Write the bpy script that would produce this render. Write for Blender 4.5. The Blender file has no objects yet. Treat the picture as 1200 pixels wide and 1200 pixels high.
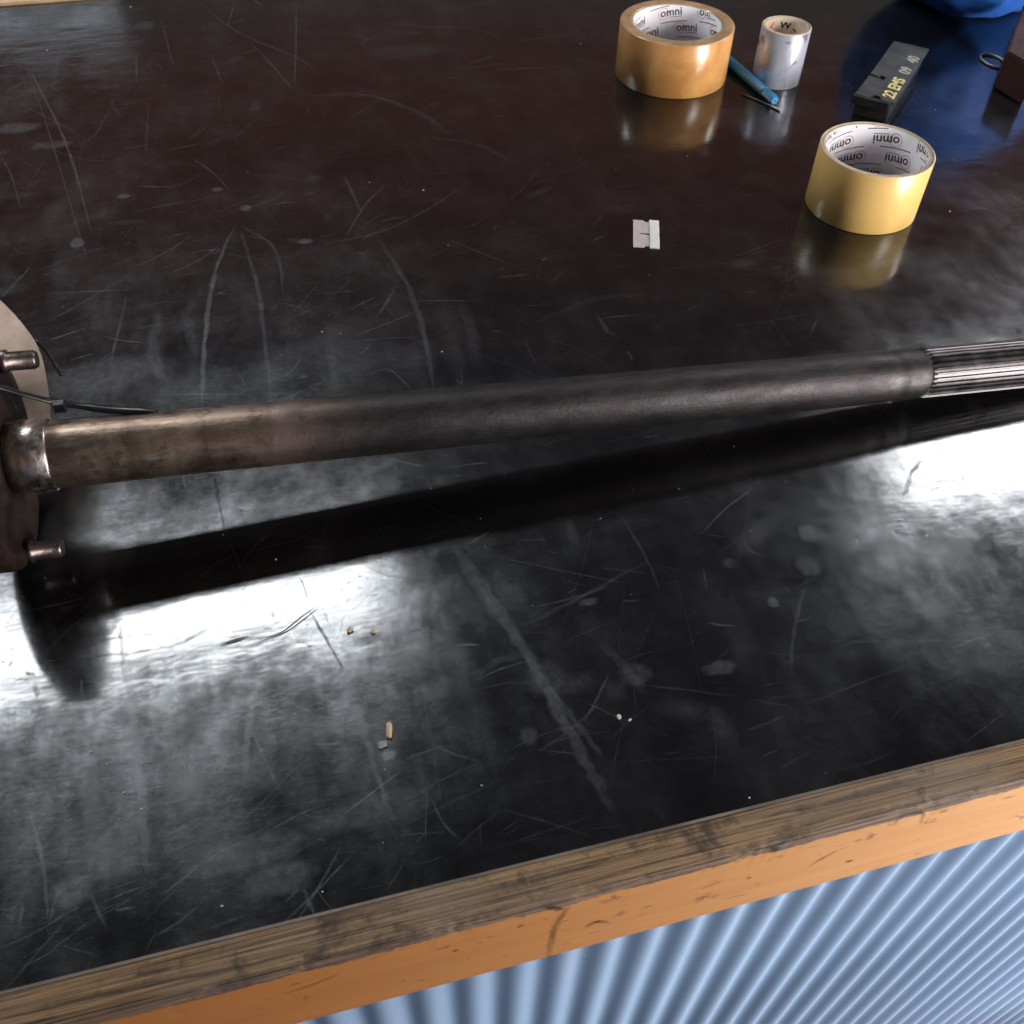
import bpy, bmesh, math, random
from mathutils import Vector, Matrix, noise as mnoise
random.seed(7)
sc = bpy.context.scene
C = sc.collection
PI = math.pi

# ------------------------------------------------------------------ camera
F = 1152.0            # focal length in photo pixels (photo 1200 wide)
H = 0.42              # camera height over the bench top (m)
def _ray(px, py): return Vector(((px-600)/F, -(py-600)/F, -1.0))
_up = -_ray(565, 1636).normalized()
_N = _ray(0, 1165).cross(_ray(1200, 868))
_X = _N.cross(_up).normalized()
if _X.x < 0: _X = -_X
_Y = _up.cross(_X)
M = Matrix((_X, _Y, _up))                 # world = M @ cam
EYE = Vector((0, 0, H))
cd = bpy.data.cameras.new('camera'); cam = bpy.data.objects.new('camera', cd); C.objects.link(cam)
cam.matrix_world = Matrix.Translation(EYE) @ M.to_4x4()
cd.sensor_width = 36; cd.lens = 36*F/1200; cd.clip_start = 0.01; cd.clip_end = 60
cd.dof.use_dof = True; cd.dof.focus_distance = 0.62; cd.dof.aperture_fstop = 22
sc.camera = cam
sc.render.resolution_x = 1024; sc.render.resolution_y = 1024
def P(px, py, z=0.0):
    """table/world point seen at a photo pixel, on the level z"""
    d = M @ _ray(px, py); return EYE + d*((z-H)/d.z)
def Pplane(px, py, p0, nrm):
    d = M @ _ray(px, py); return EYE + d*((p0-EYE).dot(nrm)/d.dot(nrm))

# ------------------------------------------------------------------ world: the dim inside of a workshop
w = bpy.data.worlds.new('World'); sc.world = w; w.use_nodes = True
nt = w.node_tree; nt.nodes.clear()
o_ = nt.nodes.new('ShaderNodeOutputWorld'); bg = nt.nodes.new('ShaderNodeBackground')
tc = nt.nodes.new('ShaderNodeTexCoord'); sx = nt.nodes.new('ShaderNodeSeparateXYZ'); rp = nt.nodes.new('ShaderNodeValToRGB')
nt.links.new(tc.outputs['Generated'], sx.inputs[0]); nt.links.new(sx.outputs['Z'], rp.inputs[0])
nt.links.new(rp.outputs[0], bg.inputs[0]); nt.links.new(bg.outputs[0], o_.inputs[0])
cr = rp.color_ramp
cr.elements[0].position = 0.0; cr.elements[0].color = (0.12, 0.15, 0.21, 1)
cr.elements[1].position = 1.0; cr.elements[1].color = (0.028, 0.03, 0.036, 1)
for p, c in ((0.31, (0.085, 0.105, 0.10, 1)), (0.40, (0.17, 0.062, 0.046, 1)), (0.52, (0.14, 0.062, 0.050, 1)), (0.64, (0.05, 0.05, 0.058, 1))):
    e = cr.elements.new(p); e.color = c
bg.inputs[1].default_value = 1.0

# ------------------------------------------------------------------ lamps: roof openings beyond the bench and the doorway in front
def area(name, loc, sx_, sy_, power, col, rot):
    l = bpy.data.lights.new(name, 'AREA'); l.shape = 'RECTANGLE'; l.size = sx_; l.size_y = sy_
    l.energy = power; l.color = col
    o = bpy.data.objects.new(name, l); C.objects.link(o); o.location = loc; o.rotation_euler = rot; return o
area('roof_opening_light', (-0.95, 2.215, 2.4), 2.15, 0.25, 68, (0.95, 0.98, 1.0), (0, 0, 0))
area('roof_opening_light', (3.15, 2.31, 2.4), 1.72, 0.34, 68, (0.97, 0.98, 1.0), (0, 0, 0))
area('doorway_light', (1.75, -1.0, 0.25), 1.1, 1.3, 275, (1.0, 0.945, 0.94), (math.radians(90), 0, math.radians(-25)))
area('far_window_light', (-.72, 4.0, 1.07), .62, .13, .28, (0.75, 0.88, 1.0), (math.radians(-90), 0, 0))
sc.view_settings.view_transform = 'Standard'; sc.view_settings.look = 'None'
sc.view_settings.exposure = 0; sc.view_settings.gamma = 1
sc.render.engine = 'CYCLES'
sc.cycles.transparent_max_bounces = 40

# ------------------------------------------------------------------ helpers
def tag(o, label=None, cat=None, group=None, kind=None):
    if label: o['label'] = label
    if cat: o['category'] = cat
    if group: o['group'] = group
    if kind: o['kind'] = kind
    return o
def empty(name, loc=(0, 0, 0), rot=None):
    o = bpy.data.objects.new(name, None); C.objects.link(o); o.location = loc; o.empty_display_size = .02
    if rot is not None: o.rotation_euler = rot
    return o
def link(name, bm, mat, parent=None, smooth=False, world=True):
    me = bpy.data.meshes.new(name); bm.to_mesh(me); bm.free()
    if smooth:
        for p in me.polygons: p.use_smooth = True
    for m in (mat if isinstance(mat, (list, tuple)) else [mat]): me.materials.append(m)
    o = bpy.data.objects.new(name, me); C.objects.link(o)
    if parent:
        o.parent = parent
        if world:      # mesh was written in world coordinates
            q = parent; mw = Matrix.Identity(4)
            chain = []
            while q: chain.append(q); q = q.parent
            for q in reversed(chain): mw = mw @ q.matrix_basis
            o.matrix_basis = mw.inverted()
    return o
def box(bm, lo, hi, bevel=0, mi=0):
    r = bmesh.ops.create_cube(bm, size=1)
    for v in r['verts']:
        v.co = Vector([lo[i]+(v.co[i]+.5)*(hi[i]-lo[i]) for i in range(3)])
    fs = {f for v in r['verts'] for f in v.link_faces}
    for f in fs: f.material_index = mi
    if bevel:
        es = list({e for v in r['verts'] for e in v.link_edges})
        bmesh.ops.bevel(bm, geom=es, offset=bevel, segments=2, affect='EDGES', profile=.5)
def lathe(bm, prof, seg=64, M4=None, closed=False, mi=0, radf=None):
    """prof = [(r, z)]; spun round z, then transformed"""
    rings = []
    for r, z in prof:
        ring = []
        for k in range(seg):
            a = 2*PI*k/seg; rr = r if radf is None else radf(r, z, a)
            v = Vector((rr*math.cos(a), rr*math.sin(a), z))
            ring.append(bm.verts.new(M4 @ v if M4 else v))
        rings.append(ring)
    n_ = len(rings)
    for i in range(n_ if closed else n_-1):
        a, b = rings[i], rings[(i+1) % n_]
        for k in range(seg):
            f = bm.faces.new((a[k], a[(k+1) % seg], b[(k+1) % seg], b[k])); f.material_index = mi; f.smooth = True
    return rings
def cap(bm, ring, flip=False, mi=0):
    f = bm.faces.new(ring[::-1] if flip else ring); f.material_index = mi
def extrude_poly(bm, pts, vec, mi=0):
    a = [bm.verts.new(p) for p in pts]; b = [bm.verts.new(Vector(p)+vec) for p in pts]
    f = [bm.faces.new(a), bm.faces.new(b[::-1])]
    for i in range(len(a)):
        j = (i+1) % len(a); f.append(bm.faces.new((a[j], a[i], b[i], b[j])))
    for q in f: q.material_index = mi
    bmesh.ops.recalc_face_normals(bm, faces=f)
def tube(bm, pts, rad, seg=8, flat=None):
    rings = []
    for i, p in enumerate(pts):
        p = Vector(p); d = (Vector(pts[min(i+1, len(pts)-1)])-Vector(pts[max(i-1, 0)])).normalized()
        s = d.cross(Vector((0, 0, 1)));  s = s.normalized() if s.length > 1e-5 else Vector((1, 0, 0))
        t = s.cross(d).normalized(); r = rad(i/(len(pts)-1)) if callable(rad) else rad
        ra, rb = (r, r) if flat is None else (r, r*flat)
        rings.append([bm.verts.new(p+s*(ra*math.cos(2*PI*k/seg))+t*(rb*math.sin(2*PI*k/seg))) for k in range(seg)])
    for a, b in zip(rings, rings[1:]):
        for k in range(seg):
            f = bm.faces.new((a[k], a[(k+1) % seg], b[(k+1) % seg], b[k])); f.smooth = True
    bm.faces.new(rings[0][::-1]); bm.faces.new(rings[-1])
def spline_pts(pts, n_=8):
    out = []
    q = [Vector(p) for p in pts]; q = [q[0]*2-q[1]]+q+[q[-1]*2-q[-2]]
    for i in range(1, len(q)-2):
        for k in range(n_):
            t = k/n_; a, b, c, d = q[i-1:i+3]
            out.append(.5*((2*b)+(c-a)*t+(2*a-5*b+4*c-d)*t*t+(3*b-a-3*c+d)*t**3))
    out.append(q[-2]); return out

# ---- materials
class NT:
    def __init__(s, name):
        s.m = bpy.data.materials.new(name); s.m.use_nodes = True; s.t = s.m.node_tree; s.t.nodes.clear()
        s.out = s.n('ShaderNodeOutputMaterial')
        s.tc = s.n('ShaderNodeTexCoord')
    def n(s, typ, **kw):
        x = s.t.nodes.new(typ)
        for k, v in kw.items(): setattr(x, k, v)
        return x
    def l(s, a, b): s.t.links.new(a, b)
    def put(s, sock, v):
        if hasattr(v, 'is_output') or isinstance(v, bpy.types.NodeSocket): s.l(v, sock)
        else:
            if isinstance(v, (tuple, list)) and len(v) == 3 and sock.type == 'RGBA': v = (*v, 1)
            sock.default_value = v
    def coords(s, scale=(1, 1, 1), rot=(0, 0, 0), loc=(0, 0, 0), src='Object'):
        m = s.n('ShaderNodeMapping'); s.l(s.tc.outputs[src], m.inputs[0])
        m.inputs['Scale'].default_value = scale; m.inputs['Rotation'].default_value = rot; m.inputs['Location'].default_value = loc
        return m.outputs[0]
    def noise(s, vec, scale, detail=4, rough=.55, dist=0.0, out='Fac'):
        x = s.n('ShaderNodeTexNoise'); s.l(vec, x.inputs['Vector']); x.inputs['Scale'].default_value = scale
        x.inputs['Detail'].default_value = detail; x.inputs['Roughness'].default_value = rough; x.inputs['Distortion'].default_value = dist
        return x.outputs[out]
    def ramp(s, fac, stops):
        x = s.n('ShaderNodeValToRGB'); s.l(fac, x.inputs[0]); c = x.color_ramp
        def col(v): return (v, v, v, 1) if not isinstance(v, (tuple, list)) else (*v, 1)
        c.elements[0].position = stops[0][0]; c.elements[0].color = col(stops[0][1])
        c.elements[1].position = stops[-1][0]; c.elements[1].color = col(stops[-1][1])
        for p, v in stops[1:-1]:
            e = c.elements.new(p); e.color = col(v)
        return x.outputs[0]
    def mix(s, fac, a, b, mode='MIX'):
        x = s.n('ShaderNodeMix', data_type='RGBA', blend_type=mode)
        s.put(x.inputs[0], fac); s.put(x.inputs[6], a); s.put(x.inputs[7], b); return x.outputs[2]
    def math(s, op, a, b=0.0, c=None, clamp=False):
        x = s.n('ShaderNodeMath', operation=op, use_clamp=clamp); s.put(x.inputs[0], a); s.put(x.inputs[1], b)
        if c is not None: s.put(x.inputs[2], c)
        return x.outputs[0]
    def bump(s, h, strength=.3, dist=.001, nrm=None):
        x = s.n('ShaderNodeBump'); s.l(h, x.inputs['Height']); x.inputs['Strength'].default_value = strength; x.inputs['Distance'].default_value = dist
        if nrm: s.l(nrm, x.inputs['Normal'])
        return x.outputs[0]
    def bsdf(s, **kw):
        x = s.n('ShaderNodeBsdfPrincipled')
        for k, v in kw.items(): s.put(x.inputs[k.replace('_', ' ')], v)
        return x
    def done(s, sh):
        s.l(sh.outputs[0] if hasattr(sh, 'outputs') else sh, s.out.inputs[0]); return s.m
def plain(name, col, rough=.5, metal=0.0, var=.25, nscale=200, bump=.1, coat=0.0, **kw):
    m = NT(name); v = m.coords()
    nz = m.noise(v, nscale, 4)
    c = m.mix(m.ramp(nz, [(.3, 0.0), (.7, 1.0)]), tuple(x*(1-var) for x in col), tuple(min(1, x*(1+var)) for x in col))
    b = m.bsdf(Base_Color=c, Roughness=m.math('MULTIPLY_ADD', nz, .25, rough-.12), Metallic=metal, **kw)
    b.inputs['Coat Weight'].default_value = coat
    m.l(m.bump(nz, bump, .0005), b.inputs['Normal'])
    return m.done(b)

# laminate bench top: near-black, sharp reflection under a hazy, smeared one
def mat_bench():
    m = NT('black_laminate'); v = m.coords()
    big = m.noise(v, 2.6, 3, .5); mid = m.noise(m.coords((1.5, 1.25, 1), (0, 0, .5)), 10, 8, .74, .12)
    streak = m.noise(m.coords((9, 34, 1), (0, 0, .12)), 1.4, 6, .66, .25)
    streak2 = m.noise(m.coords((34, 6, 1), (0, 0, -.12)), 1.2, 6, .70, .25)
    fine = m.noise(m.coords((90, 200, 1), (0, 0, .1)), 2, 4, .7)
    haze = m.math('MULTIPLY', m.ramp(mid, [(.38, .22), (.5, .55), (.63, 1.0)]), m.ramp(streak, [(.34, .62), (.66, 1.0)]))
    haze = m.math('MULTIPLY', haze, m.ramp(streak2, [(.34, .45), (.64, 1.0)]))
    haze = m.math('MULTIPLY', haze, m.ramp(fine, [(.3, .7), (.65, 1.0)]))
    haze = m.math('MULTIPLY', haze, m.ramp(big, [(.3, .6), (.65, 1.0)]))
    col = m.mix(m.ramp(big, [(.4, 0.0), (.7, 1.0)]), (.0045, .0045, .0055), (.008, .007, .007))
    h = m.math('ADD', m.math('MULTIPLY', m.noise(m.coords((9, 22, 1), (0, 0, .1)), 2.2, 3, .5), 1.0), m.math('MULTIPLY', fine, .02))
    bl = m.bump(h, .16, .0014)
    hz = m.n('ShaderNodeBsdfGlossy'); hz.inputs['Roughness'].default_value = .24; m.l(m.bump(fine, .12, .0004), hz.inputs['Normal'])
    hz.inputs['Color'].default_value = (.90, .95, 1.0, 1)
    b = m.bsdf(Base_Color=col, Roughness=m.ramp(mid, [(.38, .075), (.62, .17)]), IOR=1.5)
    m.l(bl, b.inputs['Normal'])
    mx = m.n('ShaderNodeMixShader'); m.l(m.math('MULTIPLY', haze, .15), mx.inputs[0]); m.l(b.outputs[0], mx.inputs[1]); m.l(hz.outputs[0], mx.inputs[2])
    return m.done(mx)
# dusty scuff, also used for one painted reflection: vertex attribute 'wear' gives how much of it lies there
def mat_scuff(name, dark=False):
    m = NT(name); at = m.n('ShaderNodeAttribute', attribute_name='wear')
    nz = m.noise(m.coords((1, 1, 1)), 260, 4, .7); n2 = m.noise(m.coords((1, 1, 1)), 60, 4, .6)
    fac = m.math('MULTIPLY', at.outputs['Fac'], m.ramp(nz, [(.32, .35), (.62, 1.0)]))
    fac = m.math('MULTIPLY', fac, m.ramp(n2, [(.3, .45), (.6, 1.0)]), clamp=True)
    tr = m.n('ShaderNodeBsdfTransparent')
    if dark:
        b = m.bsdf(Base_Color=(.012, .009, .008), Roughness=.55); b.inputs['Specular IOR Level'].default_value = .25
        s = b.outputs[0]
    else:
        d = m.n('ShaderNodeBsdfDiffuse'); d.inputs[0].default_value = (.13, .133, .14, 1)
        g = m.n('ShaderNodeBsdfGlossy'); g.inputs['Color'].default_value = (.13, .135, .14, 1); g.inputs['Roughness'].default_value = .38
        ad = m.n('ShaderNodeAddShader'); m.l(d.outputs[0], ad.inputs[0]); m.l(g.outputs[0], ad.inputs[1]); s = ad.outputs[0]
    mx = m.n('ShaderNodeMixShader'); m.l(fac, mx.inputs[0]); m.l(tr.outputs[0], mx.inputs[1]); m.l(s, mx.inputs[2])
    return m.done(mx)
def mat_rail():
    m = NT('worn_varnished_timber'); v = m.coords()
    sep = m.n('ShaderNodeSeparateXYZ'); m.l(v, sep.inputs[0]); Z = sep.outputs['Z']; Yc = sep.outputs['Y']
    gr = m.noise(m.coords((9, 900, 500), (0, 0, .02)), 1.0, 6, .75, .3)
    gr2 = m.noise(m.coords((12, 330, 200), (0, 0, -.03)), 1.0, 5, .7, .5)
    gf = m.noise(m.coords((4, 40, 60)), 1.0, 5, .6, .8)
    blot = m.noise(v, 26, 5, .65, .3); spk = m.noise(m.coords((60, 300, 260)), 1.0, 3, .6, .2); blot2 = m.noise(v, 60, 5, .7)
    worn = m.mix(m.ramp(gr, [(.38, 0.0), (.47, .5), (.60, 1.0)]), (.030, .020, .013), (.42, .265, .135))
    worn = m.mix(m.ramp(gr2, [(.38, .9), (.47, 0.0)]), worn, (.05, .035, .024))
    worn = m.mix(m.ramp(m.noise(v, 9, 3), [(.4, 0.0), (.65, .4)]), worn, (.30, .25, .20))
    worn = m.mix(m.ramp(blot, [(.54, 0.0), (.63, .8)]), worn, (.035, .028, .024))
    worn = m.mix(m.ramp(blot2, [(.56, 0.0), (.68, .65)]), worn, (.045, .035, .03))
    grey = m.mix(m.ramp(gr, [(.40, 0.0), (.62, 1.0)]), (.035, .022, .02), (.26, .205, .20))
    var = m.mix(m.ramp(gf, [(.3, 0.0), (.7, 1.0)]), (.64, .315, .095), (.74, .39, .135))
    var = m.mix(m.ramp(m.math('ADD', sep.outputs['X'], m.math('MULTIPLY', gf, .1)), [(.0, .7), (.30, 0.0)]), var, (.50, .17, .038))  # redder, darker left end: light falloff mixed into the varnish colour
    var = m.mix(m.ramp(spk, [(.65, 0.0), (.71, .7)]), var, (.13, .045, .02))
    var = m.mix(m.ramp(m.noise(v, 34, 4, .6, 1.2), [(.63, 0.0), (.67, .6)]), var, (.16, .055, .03))
    var = m.mix(m.ramp(m.noise(m.coords((5, 200, 130)), 1.0, 4, .6), [(.64, 0.0), (.72, .45)]), var, (.28, .10, .03))
    edge = m.math('ADD', Z, m.math('MULTIPLY_ADD', m.noise(m.coords((14, 14, 14)), 1.0, 5, .7), .016, -.008))
    edge = m.math('ADD', edge, m.math('MULTIPLY_ADD', m.noise(m.coords((160, 160, 160)), 1.0, 3, .7), .004, -.002))
    isworn = m.ramp(m.math('MULTIPLY_ADD', edge, 100, .75), [(.08, 0.0), (.14, 1.0)])
    isgrey = m.ramp(m.math('MULTIPLY_ADD', m.math('SUBTRACT', Yc, m.math('MULTIPLY', edge, .4)), 250, -(.1436*250)), [(.0, 1.0), (.7, 0.0)])
    wc = m.mix(isgrey, worn, grey)
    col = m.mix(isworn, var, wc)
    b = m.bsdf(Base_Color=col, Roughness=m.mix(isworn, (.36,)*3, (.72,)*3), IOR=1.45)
    hgt = m.math('ADD', m.math('MULTIPLY', gr, isworn), m.math('MULTIPLY', gf, .15))
    m.l(m.bump(hgt, .8, .0012), b.inputs['Normal'])
    return m.done(b)
def mat_shaft():
    m = NT('oxidised_steel_bar'); v = m.coords()            # object x runs along the bar
    sep = m.n('ShaderNodeSeparateXYZ'); m.l(v, sep.inputs[0]); X = sep.outputs['X']
    nz = m.noise(v, 30, 5, .6); f = m.noise(m.coords((20, 220, 220)), 1.0, 4, .6); pit = m.noise(v, 420, 3, .6)
    xx = m.math('ADD', X, m.math('MULTIPLY_ADD', nz, .06, -.03))
    k = m.ramp(xx, [(.080, 0.0), (.108, .55), (.150, 1.0)])
    bz = m.mix(m.ramp(nz, [(.3, 0.0), (.7, 1.0)]), (.11, .075, .056), (.31, .235, .18))
    bz = m.mix(m.ramp(m.noise(v, 75, 4, .7), [(.54, 0.0), (.66, .8)]), bz, (.07, .042, .032))
    bz = m.mix(m.ramp(m.noise(m.coords((45, 260, 260)), 1.0, 5, .7, .5), [(.5, 0.0), (.66, .7)]), bz, (.38, .31, .255))
    bz = m.mix(m.ramp(m.noise(m.coords((60, 6, 6)), 1.0, 4, .6), [(.52, 0.0), (.66, .55)]), bz, (.11, .065, .05))
    scr = m.noise(m.coords((14, 900, 900)), 1.0, 3, .7)
    bk = m.mix(m.ramp(m.noise(m.coords((60, 160, 160)), 1.0, 6, .75), [(.36, 0.0), (.64, 1.0)]), (.036, .032, .034), (.064, .058, .058))
    ring = m.ramp(xx, [(.085, 0.0), (.105, .5), (.125, 0.0)])
    col = m.mix(k, bz, bk); col = m.mix(ring, col, (.28, .19, .175))
    b = m.bsdf(Base_Color=col, Metallic=.88, Roughness=m.mix(k, m.ramp(nz, [(.3, .30), (.7, .50)]), m.ramp(nz, [(.3, .44), (.7, .60)])))
    m.l(m.bump(m.math('ADD', m.math('ADD', pit, f), m.math('MULTIPLY', scr, .6)), .3, .0005), b.inputs['Normal'])
    return m.done(b)
def mat_spline():
    m = NT('machined_spline_steel'); v = m.coords(); nz = m.noise(v, 90, 4, .6)
    col = m.mix(m.ramp(nz, [(.35, 0.0), (.65, 1.0)]), (.05, .046, .047), (.12, .112, .115))
    b = m.bsdf(Base_Color=col, Metallic=1.0, Roughness=m.ramp(nz, [(.3, .34), (.7, .52)])); return m.done(b)
def mat_rust(name, c0, c1, metal=.5, rough=.5):
    m = NT(name); v = m.coords(); nz = m.noise(v, 45, 6, .65); pit = m.noise(v, 300, 4, .6)
    col = m.mix(m.ramp(nz, [(.35, 0.0), (.65, 1.0)]), c0, c1)
    b = m.bsdf(Base_Color=col, Metallic=metal, Roughness=m.ramp(pit, [(.3, rough-.12), (.7, rough+.12)]))
    m.l(m.bump(pit, .3, .0006), b.inputs['Normal']); return m.done(b)
def mat_tape(name, c0, c1, sss=.35, rough=.16, bump=.12):
    m = NT(name); v = m.coords()
    lay = m.noise(m.coords((1, 1, 500)), 1.2, 3, .6); soft = m.noise(v, 38, 4, .6, .4)
    col = m.mix(m.ramp(soft, [(.3, 0.0), (.7, 1.0)]), c0, c1)
    b = m.bsdf(Base_Color=col, Roughness=m.math('MULTIPLY_ADD', soft, .14, rough-.05), IOR=1.48)
    b.inputs['Subsurface Weight'].default_value = sss; b.inputs['Subsurface Radius'].default_value = (.008, .004, .001)
    b.inputs['Subsurface Scale'].default_value = .7
    b.inputs['Coat Weight'].default_value = .3; b.inputs['Coat Roughness'].default_value = .28
    m.l(m.bump(m.math('ADD', soft, m.math('MULTIPLY', m.noise(m.coords((70, 70, 9)), 1.0, 4, .6, .4), .8)), bump*1.6, .001), b.inputs['Normal']); return m.done(b)
def mat_sheet():
    m = NT('pale_blue_painted_sheet'); v = m.coords(); nz = m.noise(m.coords((30, 30, 6)), 1, 4); d = m.noise(v, 180, 3, .7)
    col = m.mix(m.ramp(nz, [(.3, 0.0), (.7, 1.0)]), (.27, .40, .575), (.30, .435, .61))
    col = m.mix(m.ramp(d, [(.70, 0.0), (.76, .6)]), col, (.12, .13, .17))
    b = m.bsdf(Base_Color=col, Roughness=.6, Metallic=.0); b.inputs['Specular IOR Level'].default_value = .25
    return m.done(b)
def mat_silver():
    m = NT('silver_duct_film'); v = m.coords(); nz = m.noise(m.coords((60, 60, 22)), 1, 4, .6, .5)
    patch = m.noise(m.coords((45, 45, 45), loc=(.3, .9, .25)), 1, 2, .5, .6)
    col = m.mix(m.ramp(patch, [(.56, 0.0), (.60, .8)]), (.40, .42, .48), (.10, .10, .13))
    b = m.bsdf(Base_Color=col, Roughness=m.ramp(nz, [(.3, .22), (.7, .42)]), Metallic=.35)
    m.l(m.bump(nz, .35, .0015), b.inputs['Normal']); return m.done(b)

MB = mat_bench(); MSC = mat_scuff('dusty_scuff_and_reflection'); MSD = mat_scuff('dark_gouge', True)
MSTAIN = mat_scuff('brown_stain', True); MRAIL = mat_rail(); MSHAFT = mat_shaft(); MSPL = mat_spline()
MFL = mat_rust('rusty_brown_flange', (.014, .008, .007), (.046, .026, .020), .4, .5)
MSTUD = mat_rust('brown_polished_stud', (.08, .062, .054), (.20, .165, .148), .9, .36)
MBEI = mat_rust('beige_dusty_metal', (.36, .28, .22), (.56, .47, .39), 0, .55)
MCHR = mat_rust('ground_bearing_seat', (.42, .36, .32), (.66, .60, .55), 1.0, .32)
MBLK = plain('black_nylon', (.006, .006, .007), .32)
MAMB = mat_tape('amber_clear_tape', (.40, .19, .055), (.56, .31, .11), .6, .22)
MYEL = mat_tape('yellowed_tape', (.66, .415, .13), (.74, .485, .17), .35, .30, .05)
MTOPL = mat_tape('layered_tape_side', (.30, .18, .08), (.46, .31, .18), .4, .22, .25)
MCARD = plain('tan_cardboard', (.47, .38, .28), .8, 0, .15, 120, .2)
MWHITE = plain('white_core_paper', (.74, .73, .76), .65, 0, .06, 60, .05)
MINK = plain('black_print', (.012, .012, .015), .5)
MRED = plain('pale_red_print', (.62, .20, .18), .6)
MRED2 = plain('red_print', (.65, .03, .05), .6)
MGINK = plain('grey_print', (.25, .25, .27), .6)
MSIL = mat_silver()
MBLUE = plain('blue_plastic', (.012, .17, .36), .30, 0, .15, 60, .05, coat=.3)
MSTEEL = plain('bright_steel', (.30, .29, .28), .5, .8, .12, 150, .1)
MBLADE = plain('blade_steel', (.60, .55, .53), .42, .35, .08, 200, .05)
MSPINE = plain('spine_steel', (.80, .80, .78), .35, .2, .05, 200, .05)
MBOX = plain('black_enamel', (.008, .0085, .0085), .38, 0, .3, 60, .15)
MBOXT = plain('dusty_black_plate', (.034, .036, .034), .46, 0, .4, 70, .15)
MCHALK = plain('yellow_paint_pen', (.62, .54, .22), .7, 0, .25, 300, .3)
MCHALK2 = plain('grey_green_paint_pen', (.30, .31, .25), .7, 0, .3, 300, .3)
MBAG = plain('blue_fabric', (.008, .075, .32), .62, 0, .2, 30, .3)
MBRK = mat_rust('dark_red_paint', (.020, .006, .005), (.050, .011, .008), 0, .8)
MCHIP = plain('tan_wood_chip', (.55, .42, .28), .8, 0, .2, 400, .3)
MCRUMB = plain('pale_crumb', (.62, .60, .56), .8, 0, .2, 400, .3)
MSLV = plain('dark_sliver', (.02, .016, .014), .5)
MSHEET = mat_sheet()
MFLOOR = plain('concrete', (.40, .34, .35), .8, 0, .2, 8, .3)
MPINE = plain('pale_timber', (.55, .38, .22), .6, 0, .2, 40, .3)

# ------------------------------------------------------------------ structure: floor
bm = bmesh.new(); box(bm, (-3, -2, -.90), (4, 4, -.86)); tag(link('floor', bm, MFLOOR), kind='structure')

# ------------------------------------------------------------------ workbench
YF = 0.1626; YB = 1.171; RW = 0.0190; RZ = -0.071
bench = empty('workbench', (0, 0, 0))
tag(bench, 'workbench with scratched glossy black top, worn timber front rail and pale blue corrugated front', 'workbench')
bm = bmesh.new(); box(bm, (-1.2, YF+.0009, -.024), (2.3, YB, 0)); link('bench_top', bm, MB, bench)
bm = bmesh.new(); box(bm, (-1.2, YF-.0004, -.024), (2.3, YF+.0009, .0002)); link('laminate_edge', bm, plain('dirty_laminate_edge', (.17, .13, .10), .5, 0, .6, 24, .1), bench)
bm = bmesh.new(); box(bm, (-1.2, YB+.0005, -.07), (2.3, YB+.03, .003), .001); link('back_rail', bm, MPINE, bench)
# front rail: long grained bar with a chewed arris
bm = bmesh.new(); rings = []
prof = []
y0 = YF-RW
prof = [(YF-.0004, RZ), (YF-.0004, -.0002), (YF-.0012, -.0001), (YF-.005, 0), (YF-.009, 0), (YF-.013, 0), (y0+.0035, -.0002), (y0+.0016, -.0008), (y0+.0005, -.0022), (y0, -.005), (y0, -.012), (y0, -.03), (y0, -.05), (y0, RZ+.0015), (y0+.0015, RZ)]
NX = 900
for i in range(NX+1):
    x = -.45+1.3*i/NX
    ring = []
    for j, (y, z) in enumerate(prof):
        k = 0
        if 5 <= j <= 10:
            kk = (0.3, .7, 1, 1, .8, .35)[j-5]
            n1 = mnoise.noise(Vector((x*22, 0, 3)))*.9+mnoise.noise(Vector((x*70, j*.4, 7)))*.6+mnoise.noise(Vector((x*240, j, 1)))*.3
            k = max(0, n1)*.0016*kk
        yy = y+k*.8; zz = z-k*.8
        if 2 <= j <= 5: zz += mnoise.noise(Vector((x*12, y*900, 2)))*.00018
        ring.append(bm.verts.new((x, yy, zz)))
    rings.append(ring)
for a, b in zip(rings, rings[1:]):
    for j in range(len(prof)):
        q = (j+1) % len(prof); bm.faces.new((a[j], a[q], b[q], b[j]))
bm.faces.new(rings[0][::-1]); bm.faces.new(rings[-1])
bmesh.ops.recalc_face_normals(bm, faces=bm.faces[:])
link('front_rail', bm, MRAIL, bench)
# corrugated front sheet
PITCH = .0230; XR = P(721, 1102, RZ).x; bm = bmesh.new(); rows = []
npp = 14; nx = int(1.5/PITCH)*npp
for z in (RZ+.03, -.3, -.6, -.85):
    r = []
    for i in range(nx+1):
        x = -.5+i*PITCH/npp; c = math.cos(2*PI*(x-XR)/PITCH)
        c = c
        r.append(bm.verts.new((x, y0+.0072-.0024*c, z)))
    rows.append(r)
for a, b in zip(rows, rows[1:]):
    for i in range(nx):
        f = bm.faces.new((a[i], b[i], b[i+1], a[i+1])); f.smooth = True
sh = link('corrugated_sheet', bm, MSHEET, bench)
md = sh.modifiers.new('thick', 'SOLIDIFY'); md.thickness = .0008; md.offset = 1

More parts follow.
